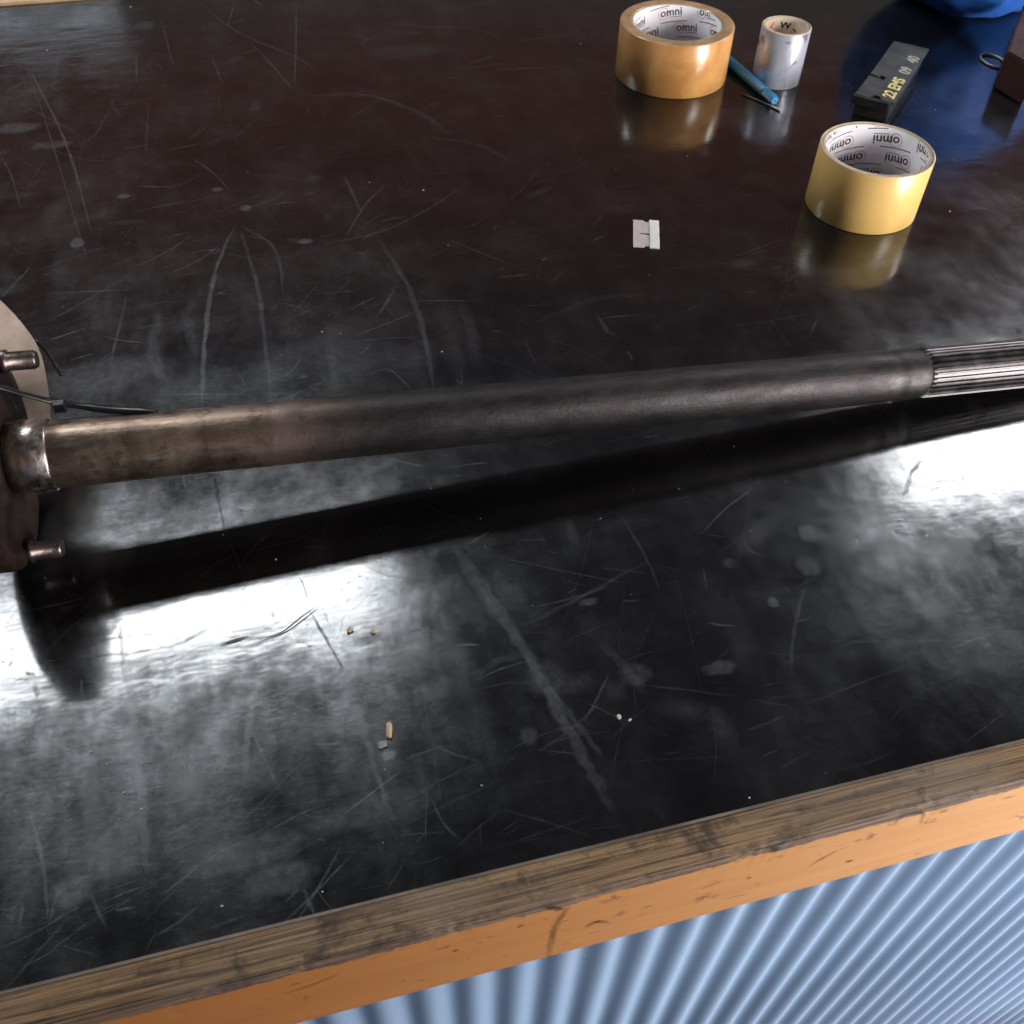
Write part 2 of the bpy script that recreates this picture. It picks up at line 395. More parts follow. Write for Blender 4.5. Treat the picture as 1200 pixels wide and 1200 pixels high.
# ---- scratches, scuffs, drips and one painted reflection on the top (real thin layer, with fading edges)
class Wear:
    def __init__(s): s.v = []; s.f = []; s.w = []; s.n = 0
    def ribbon(s, pts, width, a, world=False, jit=.12, taper=True):
        q = [Vector(p) if world else P(*p) for p in pts]
        q = spline_pts(q, 7) if len(q) > 2 else [q[0].lerp(q[1], t/8) for t in range(9)]
        s.n += 1; z = .00006+s.n*1e-7; n_ = len(q)
        for i, p in enumerate(q):
            d = (q[min(i+1, n_-1)]-q[max(i-1, 0)]).normalized(); sd = Vector((-d.y, d.x, 0))
            t = i/(n_-1); tp = math.sin(PI*min(1, max(0, t)))**.45 if taper else 1
            ww = width*(1+random.uniform(-jit, jit)*2)*(.45+.55*tp); al = a*tp*random.uniform(1-jit*2, 1)
            p = p+sd*random.uniform(-jit, jit)*width
            for k, (o, m_) in enumerate(((-.5, 0), (-.22, 1), (.22, 1), (.5, 0))):
                s.v.append((p.x+sd.x*ww*o, p.y+sd.y*ww*o, z)); s.w.append(al*m_)
        b = len(s.v)-4*n_
        for i in range(n_-1):
            for k in range(3):
                j = b+4*i+k; s.f.append((j, j+1, j+5, j+4))
    def blot(s, px, py, rx, ry, a, ang=0, hard=.6):
        c = P(px, py); s.n += 1; z = .00006+s.n*1e-7; N = 26; b = len(s.v)
        s.v.append((c.x, c.y, z)); s.w.append(a)
        for ring in (hard, 1):
            for k in range(N):
                t = 2*PI*k/N; r = ring*(1+.22*mnoise.noise(Vector((math.cos(t)*1.3+px, math.sin(t)*1.3+py, 0))))
                x = rx*r*math.cos(t); y = ry*r*math.sin(t)
                s.v.append((c.x+x*math.cos(ang)-y*math.sin(ang), c.y+x*math.sin(ang)+y*math.cos(ang), z)); s.w.append(a if ring < 1 else 0)
        for k in range(N):
            j = (k+1) % N
            s.f.append((b, b+1+k, b+1+j)); s.f.append((b+1+k, b+1+N+k, b+1+N+j, b+1+j))
    def build(s, name, mat, parent):
        me = bpy.data.meshes.new(name); me.from_pydata(s.v, [], s.f)
        at = me.attributes.new('wear', 'FLOAT', 'POINT'); at.data.foreach_set('value', s.w)
        me.materials.append(mat); o = bpy.data.objects.new(name, me); C.objects.link(o); o.parent = parent
        o['kind'] = 'stuff'; return o
ST = Wear()
def facemark(pts, wd, a):
    q = spline_pts([Pplane(x, y, Vector((0, y0, 0)), Vector((0, 1, 0))) for x, y in pts], 7) if len(pts) > 2 else [Pplane(*pts[0], Vector((0, y0, 0)), Vector((0, 1, 0))).lerp(Pplane(*pts[1], Vector((0, y0, 0)), Vector((0, 1, 0))), t/8) for t in range(9)]
    ST.n += 1; Y = y0-.0002-ST.n*2e-6; n_ = len(q); b = len(ST.v)
    for i, p in enumerate(q):
        d = (q[min(i+1, n_-1)]-q[max(i-1, 0)]).normalized(); sd = Vector((-d.z, 0, d.x)); tp = math.sin(PI*i/(n_-1))**.4
        ww = wd*random.uniform(.7, 1.3)*(.5+.5*tp)
        for o, m_ in ((-.5, 0), (-.2, 1), (.2, 1), (.5, 0)): ST.v.append((p.x+sd.x*ww*o, Y, min(-.002, max(RZ+.001, p.z+sd.z*ww*o)))); ST.w.append(a*tp*m_)
    for i in range(n_-1):
        for k in range(3):
            j = b+4*i+k; ST.f.append((j, j+1, j+5, j+4))
RAILMARKS = [([(668,1060),(655,1078),(648,1095),(642,1126)], .005, .42), ([(640,1062),(660,1066)], .005, .7), ([(982,996),(965,1005),(945,1017)], .003, .6), ([(905,1000),(912,990),(926,985)], .006, .75),
  ([(686,1087),(698,1080),(716,1081)], .004, .65), ([(1045,968),(1060,955),(1082,953),(1078,966)], .003, .5), ([(605,1087),(614,1083)], .003, .8), ([(530,1115),(538,1112)], .003, .7),
  ([(875,1030),(880,1027)], .003, .7), ([(990,1010),(1000,1008)], .003, .8), ([(840,1055),(880,1046)], .0015, .5), ([(700,1060),(730,1051)], .0014, .5), ([(400,1140),(360,1156),(330,1165)], .003, .4), ([(620,1140),(680,1122)], .0016, .5),
  ([(1100,952),(1112,949)], .004, .45), ([(750,1065),(765,1060)], .002, .6), ([(560,1105),(566,1103)], .002, .6), ([(470,1150),(476,1148)], .002, .6), ([(820,1042),(850,1030)], .003, .35)]
W = Wear()
mm = .001
named = [
 ([(277,262),(255,310),(243,370),(238,430),(237,478)], 4*mm, .60), ([(281,268),(300,330),(311,400),(318,476)], 4*mm, .34),
 ([(278,262),(322,292),(333,350)], 3*mm, .30), ([(443,278),(480,340),(500,405),(508,462)], 4.5*mm, .40),
 ([(403,205),(425,252)], 3*mm, .34), ([(453,216),(428,240),(403,282)], 2*mm, .45), ([(550,212),(505,243),(445,272),(375,286)], 1.6*mm, .40),
 ([(228,274),(190,298),(150,316)], 2*mm, .36), ([(22,60),(60,130),(85,190),(108,275)], 2.6*mm, .55), ([(30,75),(62,170),(104,312)], 1.8*mm, .34),
 ([(0,180),(14,208),(25,248)], 2*mm, .4), ([(290,46),(322,80),(347,110)], 1.6*mm, .55), ([(347,0),(347,50),(345,102)], 1.5*mm, .62),
 ([(188,20),(196,50),(203,78)], 2*mm, .4), ([(276,0),(266,34)], 1.6*mm, .6), ([(222,-5),(280,38),(345,66),(372,84)], 2.6*mm, .34),
 ([(104,0),(80,32),(64,90),(60,110)], 2*mm, .36), ([(80,15),(70,55)], 2*mm, .3), ([(436,27),(500,31),(560,35),(592,50)], 1.6*mm, .45), ([(350,112),(430,112),(490,132),(530,160)], 7*mm, .22),
 ([(138,108),(118,148),(100,170)], 1.4*mm, .4), ([(160,62),(160,96)], 1.8*mm, .5), ([(174,118),(171,182)], 1.8*mm, .3), ([(148,345),(136,400),(128,430)], 2.4*mm, .33),
 ([(428,441),(455,433),(484,458)], 1.4*mm, .5), ([(55,400),(78,392),(102,384)], 1.2*mm, .7), ([(0,350),(20,330),(36,312)], 3*mm, .4), ([(185,365),(180,410),(198,462)], 9*mm, .25),
 ([(215,360),(230,420)], 9*mm, .2), ([(385,395),(392,450)], 7*mm, .22), ([(540,350),(562,432)], 12*mm, .16), ([(375,330),(345,365)], 1*mm, .35),
 ([(245,60),(262,100)], 2*mm, .3), ([(0,120),(60,100),(120,60)], 2*mm, .25), ([(95,160),(60,140),(20,120)], 2*mm, .25), ([(0,150),(90,185),(150,187)], 1.2*mm, .28),
 ([(545,652),(572,697),(620,772),(655,835),(690,900),(720,952)], 8*mm, .46), ([(535,640),(560,690),(600,742)], 7*mm, .26), ([(640,800),(678,850),(708,890)], 4*mm, .32),
 ([(562,648),(650,667),(745,686)], 1.2*mm, .34), ([(400,790),(418,835),(445,915),(462,965)], 4*mm, .42), ([(308,768),(292,850),(285,925)], 4*mm, .40), ([(293,850),(308,885),(330,930)], 1.8*mm, .36),
 ([(142,735),(152,810),(165,930),(172,1025)], 5.5*mm, .40), ([(92,850),(108,960),(118,1080)], 11*mm, .22), ([(35,950),(50,1010),(57,1085)], 2*mm, .45), ([(105,1045),(125,1090)], 2*mm, .3),
 ([(190,1050),(235,1012)], 1.4*mm, .4), ([(118,1058),(150,1045),(178,1035)], 1*mm, .4), ([(185,985),(240,955)], 1.2*mm, .35), ([(505,935),(520,965),(540,985)], 1.4*mm, .4), ([(440,752),(490,738),(545,714)], 1.4*mm, .30),
 ([(625,728),(680,700),(765,655)], 3.4*mm, .24), ([(725,600),(755,650),(775,695)], 2.2*mm, .24), ([(700,750),(740,790),(755,815)], 7*mm, .22), ([(560,790),(590,772),(620,768)], 6*mm, .2),
 ([(945,682),(932,730),(926,790)], 2.6*mm, .26), ([(1020,560),(1040,640),(1100,700)], 11*mm, .14), ([(985,636),(1040,613),(1130,602)], 1*mm, .45), ([(960,752),(1080,752),(1140,752),(1200,772)], 1.2*mm, .32),
 ([(870,632),(880,646),(894,652)], 2*mm, .45), ([(700,665),(760,672)], 1.2*mm, .25), ([(905,840),(1010,800),(1090,770)], 1*mm, .2), ([(1060,700),(1120,740),(1150,770)], 2*mm, .2),
 ([(1125,249),(1150,244),(1172,252)], 3*mm, .26), ([(1060,90),(1090,130)], 2*mm, .12), ([(700,368),(712,388),(722,393)], 4*mm, .30), ([(735,410),(742,424)], 3*mm, .35), ([(780,315),(835,310),(885,304)], .8*mm, .30),
 ([(838,385),(915,374),(960,365)], 1*mm, .22), ([(520,300),(590,285),(650,270)], 1*mm, .2), ([(500,160),(560,170),(600,190)], 6*mm, .14), ([(620,380),(700,350),(760,345)], 8*mm, .10),
 ([(60,820),(45,870),(50,900)], 5*mm, .2), ([(200,860),(225,920),(215,985)], 9*mm, .18), ([(355,1040),(362,1058),(370,1075)], 2*mm, .4), ([(815,1030),(830,1015),(845,1000)], 1.4*mm, .3),
 ([(545,640),(575,622)], 2*mm, .35), ([(560,1000),(700,955)], 1*mm, .14), ([(910,900),(955,880)], 1.4*mm, .14), ([(1040,565),(1032,640)], 9*mm, .15), ([(0,1020),(60,1012)], 1*mm, .2),
]
for p, wd, a in named: W.ribbon(p, wd*1.0, a*.68)
for b in [(948,626,.0075,.0075,.34),(947,664,.0075,.008,.24),(906,706,.0036,.0040,.34),(620,862,.0052,.0052,.22),(843,783,.010,.005,.30),(745,790,.010,.007,.22),(1025,310,.012,.007,.22),
          (255,222,.005,.004,.40),(288,244,.005,.005,.3),(145,230,.006,.004,.35),(90,285,.006,.008,.35),(358,283,.006,.004,.4),(20,150,.02,.012,.28),(60,170,.02,.008,.22),(170,30,.012,.012,.18),
          (85,1045,.010,.008,.30),(130,1000,.02,.016,.18),(290,1000,.03,.010,.20),(330,1030,.018,.008,.2),(440,950,.03,.010,.14),(250,900,.025,.02,.14),(455,885,.004,.003,.6),(690,705,.006,.003,.26),(640,795,.012,.012,.14),
          (600,700,.01,.01,.12),(1080,640,.02,.016,.12),(1150,760,.03,.015,.12),(130,18,.009,.028,.34),(855,660,.004,.004,.2),(480,60,.05,.02,.08),(1110,650,.02,.02,.10),(380,420,.05,.03,.12),(120,440,.05,.02,.16),(260,450,.05,.02,.13)]:  # tall pale blot at the back left is a painted reflection
    W.blot(*b)
random.seed(11)
for k in range(2000):      # fine rubbing marks, most of them along the bench
    px = random.uniform(-30, 1230); py = random.uniform(0, 1150)**1.0
    p = P(px, py)
    if p.y < YF+.006: continue
    left = 1-px/1500
    if random.random() > left: continue
    ang = random.gauss(.12, .35) if random.random() < .72 else random.uniform(0, PI)
    L = random.choice((4, 7, 10, 16, 30))*mm*random.uniform(.7, 1.4)*(1+p.y)
    d = Vector((math.cos(ang), math.sin(ang), 0)); sd = Vector((-d.y, d.x, 0))*random.gauss(0, .03)*L
    W.ribbon([p-d*L/2, p+sd, p+d*L/2], random.choice((.3, .4, .6, 1.3))*mm*(1+.6*p.y), random.uniform(.06, .34), world=True)
for k in range(170):       # longer hairlines
    px = random.uniform(0, 1200); py = random.uniform(0, 1100); p = P(px, py)
    if p.y < YF+.03: continue
    ang = random.uniform(0, PI); L = random.uniform(.03, .12); d = Vector((math.cos(ang), math.sin(ang), 0)); sd = Vector((-d.y, d.x, 0))*random.gauss(0, .03)*L
    q = [p-d*L/2, p+sd, p+d*L/2]
    if min(v.y for v in q) < YF+.004: continue
    W.ribbon(q, random.uniform(.3, .8)*mm*(1+.5*p.y), random.uniform(.06, .16), world=True)
for k in range(120):        # soft wipes
    px = 1200*random.random()**1.7; py = random.uniform(20, 1050); p = P(px, py)
    if p.y < YF+.04: continue
    W.blot(px, py, random.uniform(.005, .028), random.uniform(.003, .011), random.uniform(.04, .14), random.choice((random.gauss(.1, .4), random.gauss(1.5, .3))), .25)
W.build('scratch_and_reflection_mark', MSC, bench)
for q_ in RAILMARKS: facemark(*q_)
ST.build('stain', MSTAIN, bench)
D = Wear()
D.n = 4500
for p, wd, a in [([(250,552),(256,585),(264,622)], 1.9*mm, .9), ([(352,676),(362,708)], 1.3*mm, .7), ([(361,712),(380,745),(403,787)], 2.0*mm, .85), ([(377,712),(386,732)], 1.6*mm, .35),
                 ([(140,728),(142,752),(146,800)], 2.8*mm, .55), ([(110,751),(150,746),(185,742)], 1.3*mm, .7), ([(95,756),(130,752)], 1*mm, .6), ([(105,770),(170,763),(215,752),(248,732)], 2.6*mm, .75),
                 ([(0,742),(18,738),(34,732)], .9*mm, .8), ([(1083,538),(1070,552),(1058,585)], 3.2*mm, .75), ([(1105,520),(1085,535)], 2*mm, .5), ([(1165,505),(1170,520),(1172,532)], 2.5*mm, .5), ([(1180,512),(1186,520)], 2*mm, .7),
                 ([(40,800),(44,818)], 2.6*mm, .6), ([(28,786),(40,792)], 2.6*mm, .4), ([(8,782),(16,774)], 1.6*mm, .7), ([(1135,578),(1152,582)], 1.2*mm, .5), ([(40,832),(36,834)], 2*mm, .5),
                 ([(395,688),(405,694)], 2.2*mm, .5), ([(405,684),(413,681)], 1.2*mm, .7), ([(420,675),(430,676)], 1.2*mm, .6), ([(318,715),(322,728)], 1.8*mm, .4), ([(1087,576),(1105,570)], 2.4*mm, .35)]:
    D.ribbon(p, wd, a, jit=.2)
random.seed(5)
for k in range(90):
    px = random.choice((random.uniform(240, 440), random.uniform(0, 60), random.uniform(1070, 1200))); 
    py = {0: 700-.23*(px-300), 1: 770, 2: 540}[0 if 240 <= px <= 440 else (1 if px < 100 else 2)]+random.uniform(-25, 30)
    D.ribbon([(px, py), (px+random.uniform(3, 9), py+random.uniform(-3, 3))], random.uniform(.6, 1.6)*mm, random.uniform(.25, .7), jit=.2)
D.build('gouge_mark', MSD, bench)

# ------------------------------------------------------------------ axle shaft (thing frame: x along the bar)
A0 = Vector((-.1152, .4081, .0552)); U = Vector((.99751, -.02046, -.0655)).normalized()
E1 = Vector((0, 0, 1)).cross(U).normalized(); E2 = U.cross(E1)
AX = Matrix((U, E1, E2)).transposed().to_4x4(); AX.translation = A0
axle = empty('axle_shaft'); axle.matrix_world = AX
tag(axle, 'long dark steel axle shaft lying on the bench, studded flange left and splined end right', 'axle shaft')
ROTX = Matrix(((0, 0, 1, 0), (1, 0, 0, 0), (0, 1, 0, 0), (0, 0, 0, 1)))     # lathe z -> local x, so (r,z)->(along x)
def axpart(name, bm, mat, parent=None, smooth=False):
    o = link(name, bm, mat, parent or axle, smooth, world=False); return o
bm = bmesh.new()
pr = [(.0120, -.034), (.0176, -.0165)] if False else [(.0170, -.018), (.0176, -.0165), (.0178, 0), (.0175, .05), (.0172, .12), (.0169, .25), (.0166, .40), (.0165, .466), (.0164, .468), (.0160, .471), (.0160, .474), (.0163, .477), (.0164, .480), (.0160, .483), (.0161, .486), (.0157, .490), (.0150, .4935), (.0142, .496)]
r_ = lathe(bm, pr, 96, ROTX, radf=lambda r, z, a: r*(1+.004*mnoise.noise(Vector((z*60, math.cos(a), math.sin(a)))))); cap(bm, r_[0], True); cap(bm, r_[-1])
axpart('bar', bm, MSHAFT)
bm = bmesh.new()       # bearing seat beside the flange
r_ = lathe(bm, [(.0186, -.0352), (.0186, -.0310), (.0192, -.0304), (.0192, -.0196), (.0188, -.0190), (.0188, -.0158), (.0180, -.0150), (.0172, -.0148)], 96, ROTX)
cap(bm, r_[0], True); cap(bm, r_[-1]); axpart('bearing_seat', bm, MCHR)
bm = bmesh.new()       # flange: disc with raised hub and rim chamfer
RF = .0580
r_ = lathe(bm, [(.010, -.036), (.026, -.0355), (.030, -.0375), (.046, -.0385), (.0485, -.0365), (RF-.004, -.0362), (RF-.001, -.0378), (RF, -.041), (RF, -.0490), (RF-.002, -.051), (.010, -.051)], 96, ROTX, closed=True)
axpart('flange', bm, MFL)
def stud(y, z, r=.0050, x1=-.0195, x0=-.037):
    bm = bmesh.new(); T4 = Matrix.Translation((0, y, z)) @ ROTX
    q = lathe(bm, [(r*1.25, x0), (r*1.25, x0+.003), (r, x0+.0035), (r, x1-.0015), (r*.8, x1)], 28, T4); cap(bm, q[0], True); cap(bm, q[-1])
    return axpart('stud', bm, MSTUD)
STUDS = []
def local_at(px, py, xl):
    """axle-local y,z of the point seen at a pixel, on the plane local x = xl"""
    p = Pplane(px, py, A0+U*xl, U); q = p-A0; return q.dot(E1), q.dot(E2)
# studs built at the two places the photo shows, the rest spaced round the flange
yz1 = local_at(44, 421, -.0195); yz2 = local_at(74, 642, -.0195)
for (y, z) in (yz1, yz2): STUDS.append((y, z))
print('studs', yz1, yz2)
stud(*yz1); stud(*yz2)
for a in (195, 255):
    rr = .044; stud(-rr*math.cos(math.radians(a-90))*1, rr*math.sin(math.radians(a+90)), .0062) if False else None
# beige backing plate standing behind the flange
pl_p = Vector((-.165, .478, .06)); pl_n = Vector((.30, -.95, .10)).normalized()
out = [(-130,330),(-70,322),(-30,333),(0,353),(30,385),(48,415),(57,460),(60,497),(60,512),(30,515),(-60,520),(-130,500)]
pts = [Pplane(x, y, pl_p, pl_n) for x, y in out]
pp = spline_pts(pts[:8], 5)+pts[8:]
bm = bmesh.new(); extrude_poly(bm, pp, -pl_n*.003)
es = [e for e in bm.edges]
link('backing_plate', bm, MBEI, axle)['label'] = 'beige curved backing plate'
# spline teeth
NTE = 30; bm = bmesh.new(); rings = []
for x in (.4930, .4950, .4970, .5995, .6010):
    ro, ri = .0157, .01425
    if x in (.4930, .6010): ro, ri = .0140, .0138
    if x == .4950: ro = .0150
    ring = []
    for k in range(NTE):
        for f_, r in ((-.30, ri), (-.20, ri), (-.10, ro), (.10, ro), (.20, ri)) if False else ((-.26, ri), (-.12, ro), (.12, ro), (.26, ri)):
            a = 2*PI*(k+f_)/NTE; ring.append(bm.verts.new((x, r*math.cos(a), r*math.sin(a))))
    rings.append(ring)
for a, b in zip(rings, rings[1:]):
    n_ = len(a)
    for k in range(n_): bm.faces.new((a[k], a[(k+1) % n_], b[(k+1) % n_], b[k]))
bm.faces.new(rings[0][::-1]); bm.faces.new(rings[-1]); bmesh.ops.recalc_face_normals(bm, faces=bm.faces[:])
axpart('spline', bm, MSPL)

# ------------------------------------------------------------------ cable tie
tie = empty('cable_tie', P(70, 474, .078)); tag(tie, 'black plastic cable tie sticking out over the bar beside the flange', 'cable tie')
bm = bmesh.new()
tp = spline_pts([P(-40,442,.112), P(0,454,.100), (P(35,464,.088)), P(70,472,.078), P(120,479,.072), P(150,481,.070), P(186,482,.070)], 7)
tube(bm, tp, lambda t: .0021*(1 if t < .9 else max(.25, (1-t)/.1))*(1.25 if t > .6 else 1), 10, .6)
link('strap', bm, MBLK, tie)
bm = bmesh.new(); c = P(70, 476, .078); box(bm, c-Vector((.0030, .0024, .0026)), c+Vector((.0030, .0024, .0026)), .0006); link('ratchet_head', bm, MBLK, tie)
bm = bmesh.new(); tube(bm, spline_pts([P(42,398,.05), P(56,414,.045), P(72,440,.038)], 5), .0011, 8, .6); link('loop', bm, MBLK, tie)

# ------------------------------------------------------------------ tape rolls
def text_tris(body, size, bold=0.0, shear=0.0):
    cu = bpy.data.curves.new('t', 'FONT'); cu.body = body; cu.size = size; cu.offset = bold; cu.shear = shear; cu.resolution_u = 3
    cu.align_x = 'LEFT'; ob = bpy.data.objects.new('t', cu); C.objects.link(ob)
    dg = bpy.context.evaluated_depsgraph_get(); me = ob.evaluated_get(dg).to_mesh()
    me.calc_loop_triangles()
    v = [x.co.copy() for x in me.vertices]; t = [tuple(x.vertices) for x in me.loop_triangles]
    ob.evaluated_get(dg).to_mesh_clear(); bpy.data.objects.remove(ob); bpy.data.curves.remove(cu)
    return v, t
OMNI = text_tris('omni', .0105, .00015)
def ring_tris(cx, cy, r0, r1, n_=20):
    v = []; t = []
    for k in range(n_):
        a = 2*PI*k/n_; v += [Vector((cx+r0*math.cos(a), cy+r0*math.sin(a), 0)), Vector((cx+r1*math.cos(a), cy+r1*math.sin(a), 0))]
    for k in range(n_):
        a, b, c, d = 2*k, 2*k+1, (2*k+3) % (2*n_), (2*k+2) % (2*n_); t += [(a, b, c), (a, c, d)]
    return v, t
def rect_tris(x0, y0_, x1, y1, n_=10):
    v = []; t = []
    for k in range(n_+1):
        x = x0+(x1-x0)*k/n_; v += [Vector((x, y0_, 0)), Vector((x, y1, 0))]
    for k in range(n_): t += [(2*k, 2*k+2, 2*k+3), (2*k, 2*k+3, 2*k+1)]
    return v, t
def wrap_inside(bm, vt, x0, y0_, rot, R, h, th0, mi, flip=False, lift=.00012):
    """lay flat print (x along the wall, y up) on the inner wall of a core"""
    v, t = vt; c, s = math.cos(rot), math.sin(rot); co = []
    for p in v:
        x = x0+p.x*c-p.y*s; y = y0_+p.x*s+p.y*c
        if flip: x, y = -x, -y
        y += h/2; co.append((x, y))
    mp = {}
    for tri in t:
        if any(not (.0006 < co[i][1] < h-.0006) for i in tri): continue
        vs = []
        for i in tri:
            if i not in mp:
                a = th0-co[i][0]/R; r = R-lift; mp[i] = bm.verts.new((r*math.cos(a), r*math.sin(a), co[i][1]))
            vs.append(mp[i])
        try: f = bm.faces.new(vs); f.material_index = mi
        except ValueError: pass
def core_print(R, h, th0, flip, parent, slant):
    bm = bmesh.new(); tw = .0385; rh = .0150
    for row in range(-2, 3):
        for col in range(-4, 4):
            x = col*tw+(tw*.45 if row % 2 else 0)+row*.006; y = row*rh
            c, s = math.cos(slant), math.sin(slant); X = x*c-y*s; Y = x*s+y*c
            if abs(Y) > .035: continue
            wrap_inside(bm, OMNI, X, Y, slant, R, h, th0, 0, flip)
            wrap_inside(bm, ring_tris(.0032, .0027, .0050, .00545, 22), X, Y, slant, R, h, th0, 1, flip, .0002)
            wrap_inside(bm, rect_tris(.009, -.0018, .021, -.0011), X, Y, slant, R, h, th0, 2, flip)
            wrap_inside(bm, rect_tris(.000, -.0062, .026, -.0055), X, Y, slant, R, h, th0, 0, flip)
    return link('core_print', bm, [MINK, MRED, MGINK], parent, world=False)
def tape_roll(name, x, y, Ro, Ri, Rc, h, film, side, inner, rim, rz=0.0):
    t = empty(name, (x, y, 0.0002), (0, 0, rz))
    bm = bmesh.new(); b = .0006
    lathe(bm, [(Rc+.0001, 0), (Ro-b, 0), (Ro, b), (Ro, h-b)], 128, mi=0)
    nseg = 10 if Ro-Rc > .003 else 2
    pr = [(Ro, h-b), (Ro-b, h)]+[(Ro-b-(Ro-b-Rc-.0001)*k/nseg, h+random.uniform(-.00012, .00012)) for k in range(1, nseg+1)]+[(Rc+.0001, 0)]
    lathe(bm, pr, 128, mi=1); bmesh.ops.remove_doubles(bm, verts=bm.verts[:], dist=1e-6)
    link('tape_film', bm, [film, side], t, world=False)
    bm = bmesh.new()
    lathe(bm, [(Ri, .0002), (Rc, .0002)], 96, mi=1); lathe(bm, [(Rc, h-.0008), (Rc, .0002)], 96, mi=1); lathe(bm, [(Ri, h-.0004), (Rc, h-.0008)], 96, mi=1)
    lathe(bm, [(Ri, .0002), (Ri, h-.0004)], 96, mi=0)
    bmesh.ops.remove_doubles(bm, verts=bm.verts[:], dist=1e-6); bmesh.ops.recalc_face_normals(bm, faces=bm.faces[:])
    core = link('core', bm, [inner, rim], t, world=False)
    return t, core
def th_far(x, y): return math.atan2(y, x)
t1, c1 = tape_roll('tape_roll', .3964, .8788, .0532, .0408, .0425, .0484, MAMB, MTOPL, MWHITE, MCARD)
tag(t1, 'thick roll of clear brown packing tape standing beside the blue marker', 'tape roll')
core_print(.0408, .0484, th_far(.3964, .8788), False, c1, .16)
t2, c2 = tape_roll('tape_roll', .4627, .6212, .0437, .0392, .0422, .0490, MYEL, MCARD, MWHITE, MCARD)
tag(t2, 'nearly used up roll of yellowed packing tape with upside down print inside, nearest the bar', 'tape roll')
core_print(.0392, .0490, th_far(.4627, .6212)+.25, True, c2, .16)
t3, c3 = tape_roll('tape_roll', .4918, .8462, .0227, .0186, .0213, .0506, MSIL, MCARD, MCARD, MCARD)
tag(t3, 'narrow roll of silver grey tape with tan cardboard core, behind the blue marker', 'tape roll')
bm = bmesh.new(); th3 = th_far(.4918, .8462)
VV = text_tris('VV', .0078, .0004)
wrap_inside(bm, VV, -.0062, .0155, -.05, .0186, .0506, th3, 0)
wrap_inside(bm, rect_tris(.0, .0, .0045, .0012), .0058, .0158, -.5, .0186, .0506, th3, 0)
for q in range(3): wrap_inside(bm, rect_tris(0, 0, .0052, .0013), -.0185+.0009*q, .0130+.0021*q, .75, .0186, .0506, th3, 1)
link('core_print', bm, [MINK, MRED2], c3, world=False)

# ------------------------------------------------------------------ blue marker and steel pin
a = Vector((.4678, .7965, .0048)); b = Vector((.4590, .8900, .0048)); d = (b-a).normalized()
mk = empty('marker', a); mk.rotation_euler = Vector((0, 0, 1)).rotation_difference(d).to_euler()
L = (b-a).length
tag(mk, 'blue plastic marker with six sided end lying between the brown and silver tape rolls', 'marker')
bm = bmesh.new(); q = lathe(bm, [(.0044, .018), (.0046, .019), (.0046, .06), (.0043, L-.003), (.0036, L)], 32); cap(bm, q[0], True); cap(bm, q[-1]); link('barrel', bm, MBLUE, mk, world=False)
bm = bmesh.new(); q = lathe(bm, [(.0036, 0), (.0046, .0012), (.0047, .0175), (.0044, .0180)], 6); cap(bm, q[0], True); cap(bm, q[-1])
for f in bm.faces: f.smooth = False
link('cap', bm, MBLUE, mk, world=False)
bm = bmesh.new(); q = lathe(bm, [(.0009, -.0002), (.0009, .001)], 12); cap(bm, q[0], True); cap(bm, q[-1]); link('vent_hole', bm, MBLK, mk, world=False)
pa, pb, pc = Vector((.4474, .8238, .0011)), Vector((.4642, .7950, .0011)), Vector((.4688, .7850, .0011))
pn = empty('steel_pin', pa); tag(pn, 'thin dark steel pin with flat bright tip beside the blue marker', 'pin')
bm = bmesh.new(); tube(bm, [pa, pa.lerp(pb, .5), pb], .0008, 8); link('shank', bm, plain('dull_steel', (.12, .11, .11), .4, .8), pn)
bm = bmesh.new(); tube(bm, [pb, pc], .0014, 6, .6); link('tip', bm, MSTEEL, pn)

# ------------------------------------------------------------------ black block with paint-pen writing
c0 = Vector((.5293, .7648, 0)); cx_ = Vector((.5543, .7409, 0)); cy_ = Vector((.6309, .8510, 0))
ux = (cx_-c0).normalized(); uy = Vector((-ux.y, ux.x, 0)); WX = (cx_-c0).length; LY = (cy_-c0).length; HZ = .020
bk = empty('steel_block', c0, (0, 0, math.atan2(ux.y, ux.x)))
tag(bk, 'black oblong block with yellow paint pen writing, lying behind the yellowed tape roll', 'block')
bm = bmesh.new(); box(bm, (.0012, .002, .0002), (WX-.0025, LY-.001, HZ-.002), .0008); link('body', bm, MBOX, bk, world=False)
bm = bmesh.new()       # top plate with an angular cut and a half round bite
outl = [(-.001, 0), (.0105, 0)]+[(.0165-.006*math.cos(PI*k/10), .007*math.sin(PI*k/10)) for k in range(1, 10)]+[(.0225, 0), (WX, 0), (WX, LY), (0, LY), (0, .049), (.008, .046), (.0095, .0505), (.0150, .0480), (.0135, .0400), (.0112, .0405), (.0115, .0425), (0, .0435)]
extrude_poly(bm, [Vector((x, y, HZ-.0018)) for x, y in outl], Vector((0, 0, .0018))); link('top_plate', bm, MBOXT, bk, world=False)
bm = bmesh.new(); box(bm, (-.002, -.0035, HZ-.0075), (WX*.9, .0018, HZ-.0004), .0004); link('end_lip', bm, MBOX, bk, world=False)
bm = bmesh.new()
def flat_text(bm, body, size, ox, oy, ang, z, mi, bold=.0003, sh=0.0):
    v, t = text_tris(body, size, bold, sh); c, s = math.cos(ang), math.sin(ang)
    q = [bm.verts.new((ox+p.x*c-p.y*s, oy+p.x*s+p.y*c, z)) for p in v]
    for tri in t:
        try: f = bm.faces.new([q[i] for i in tri]); f.material_index = mi
        except ValueError: pass
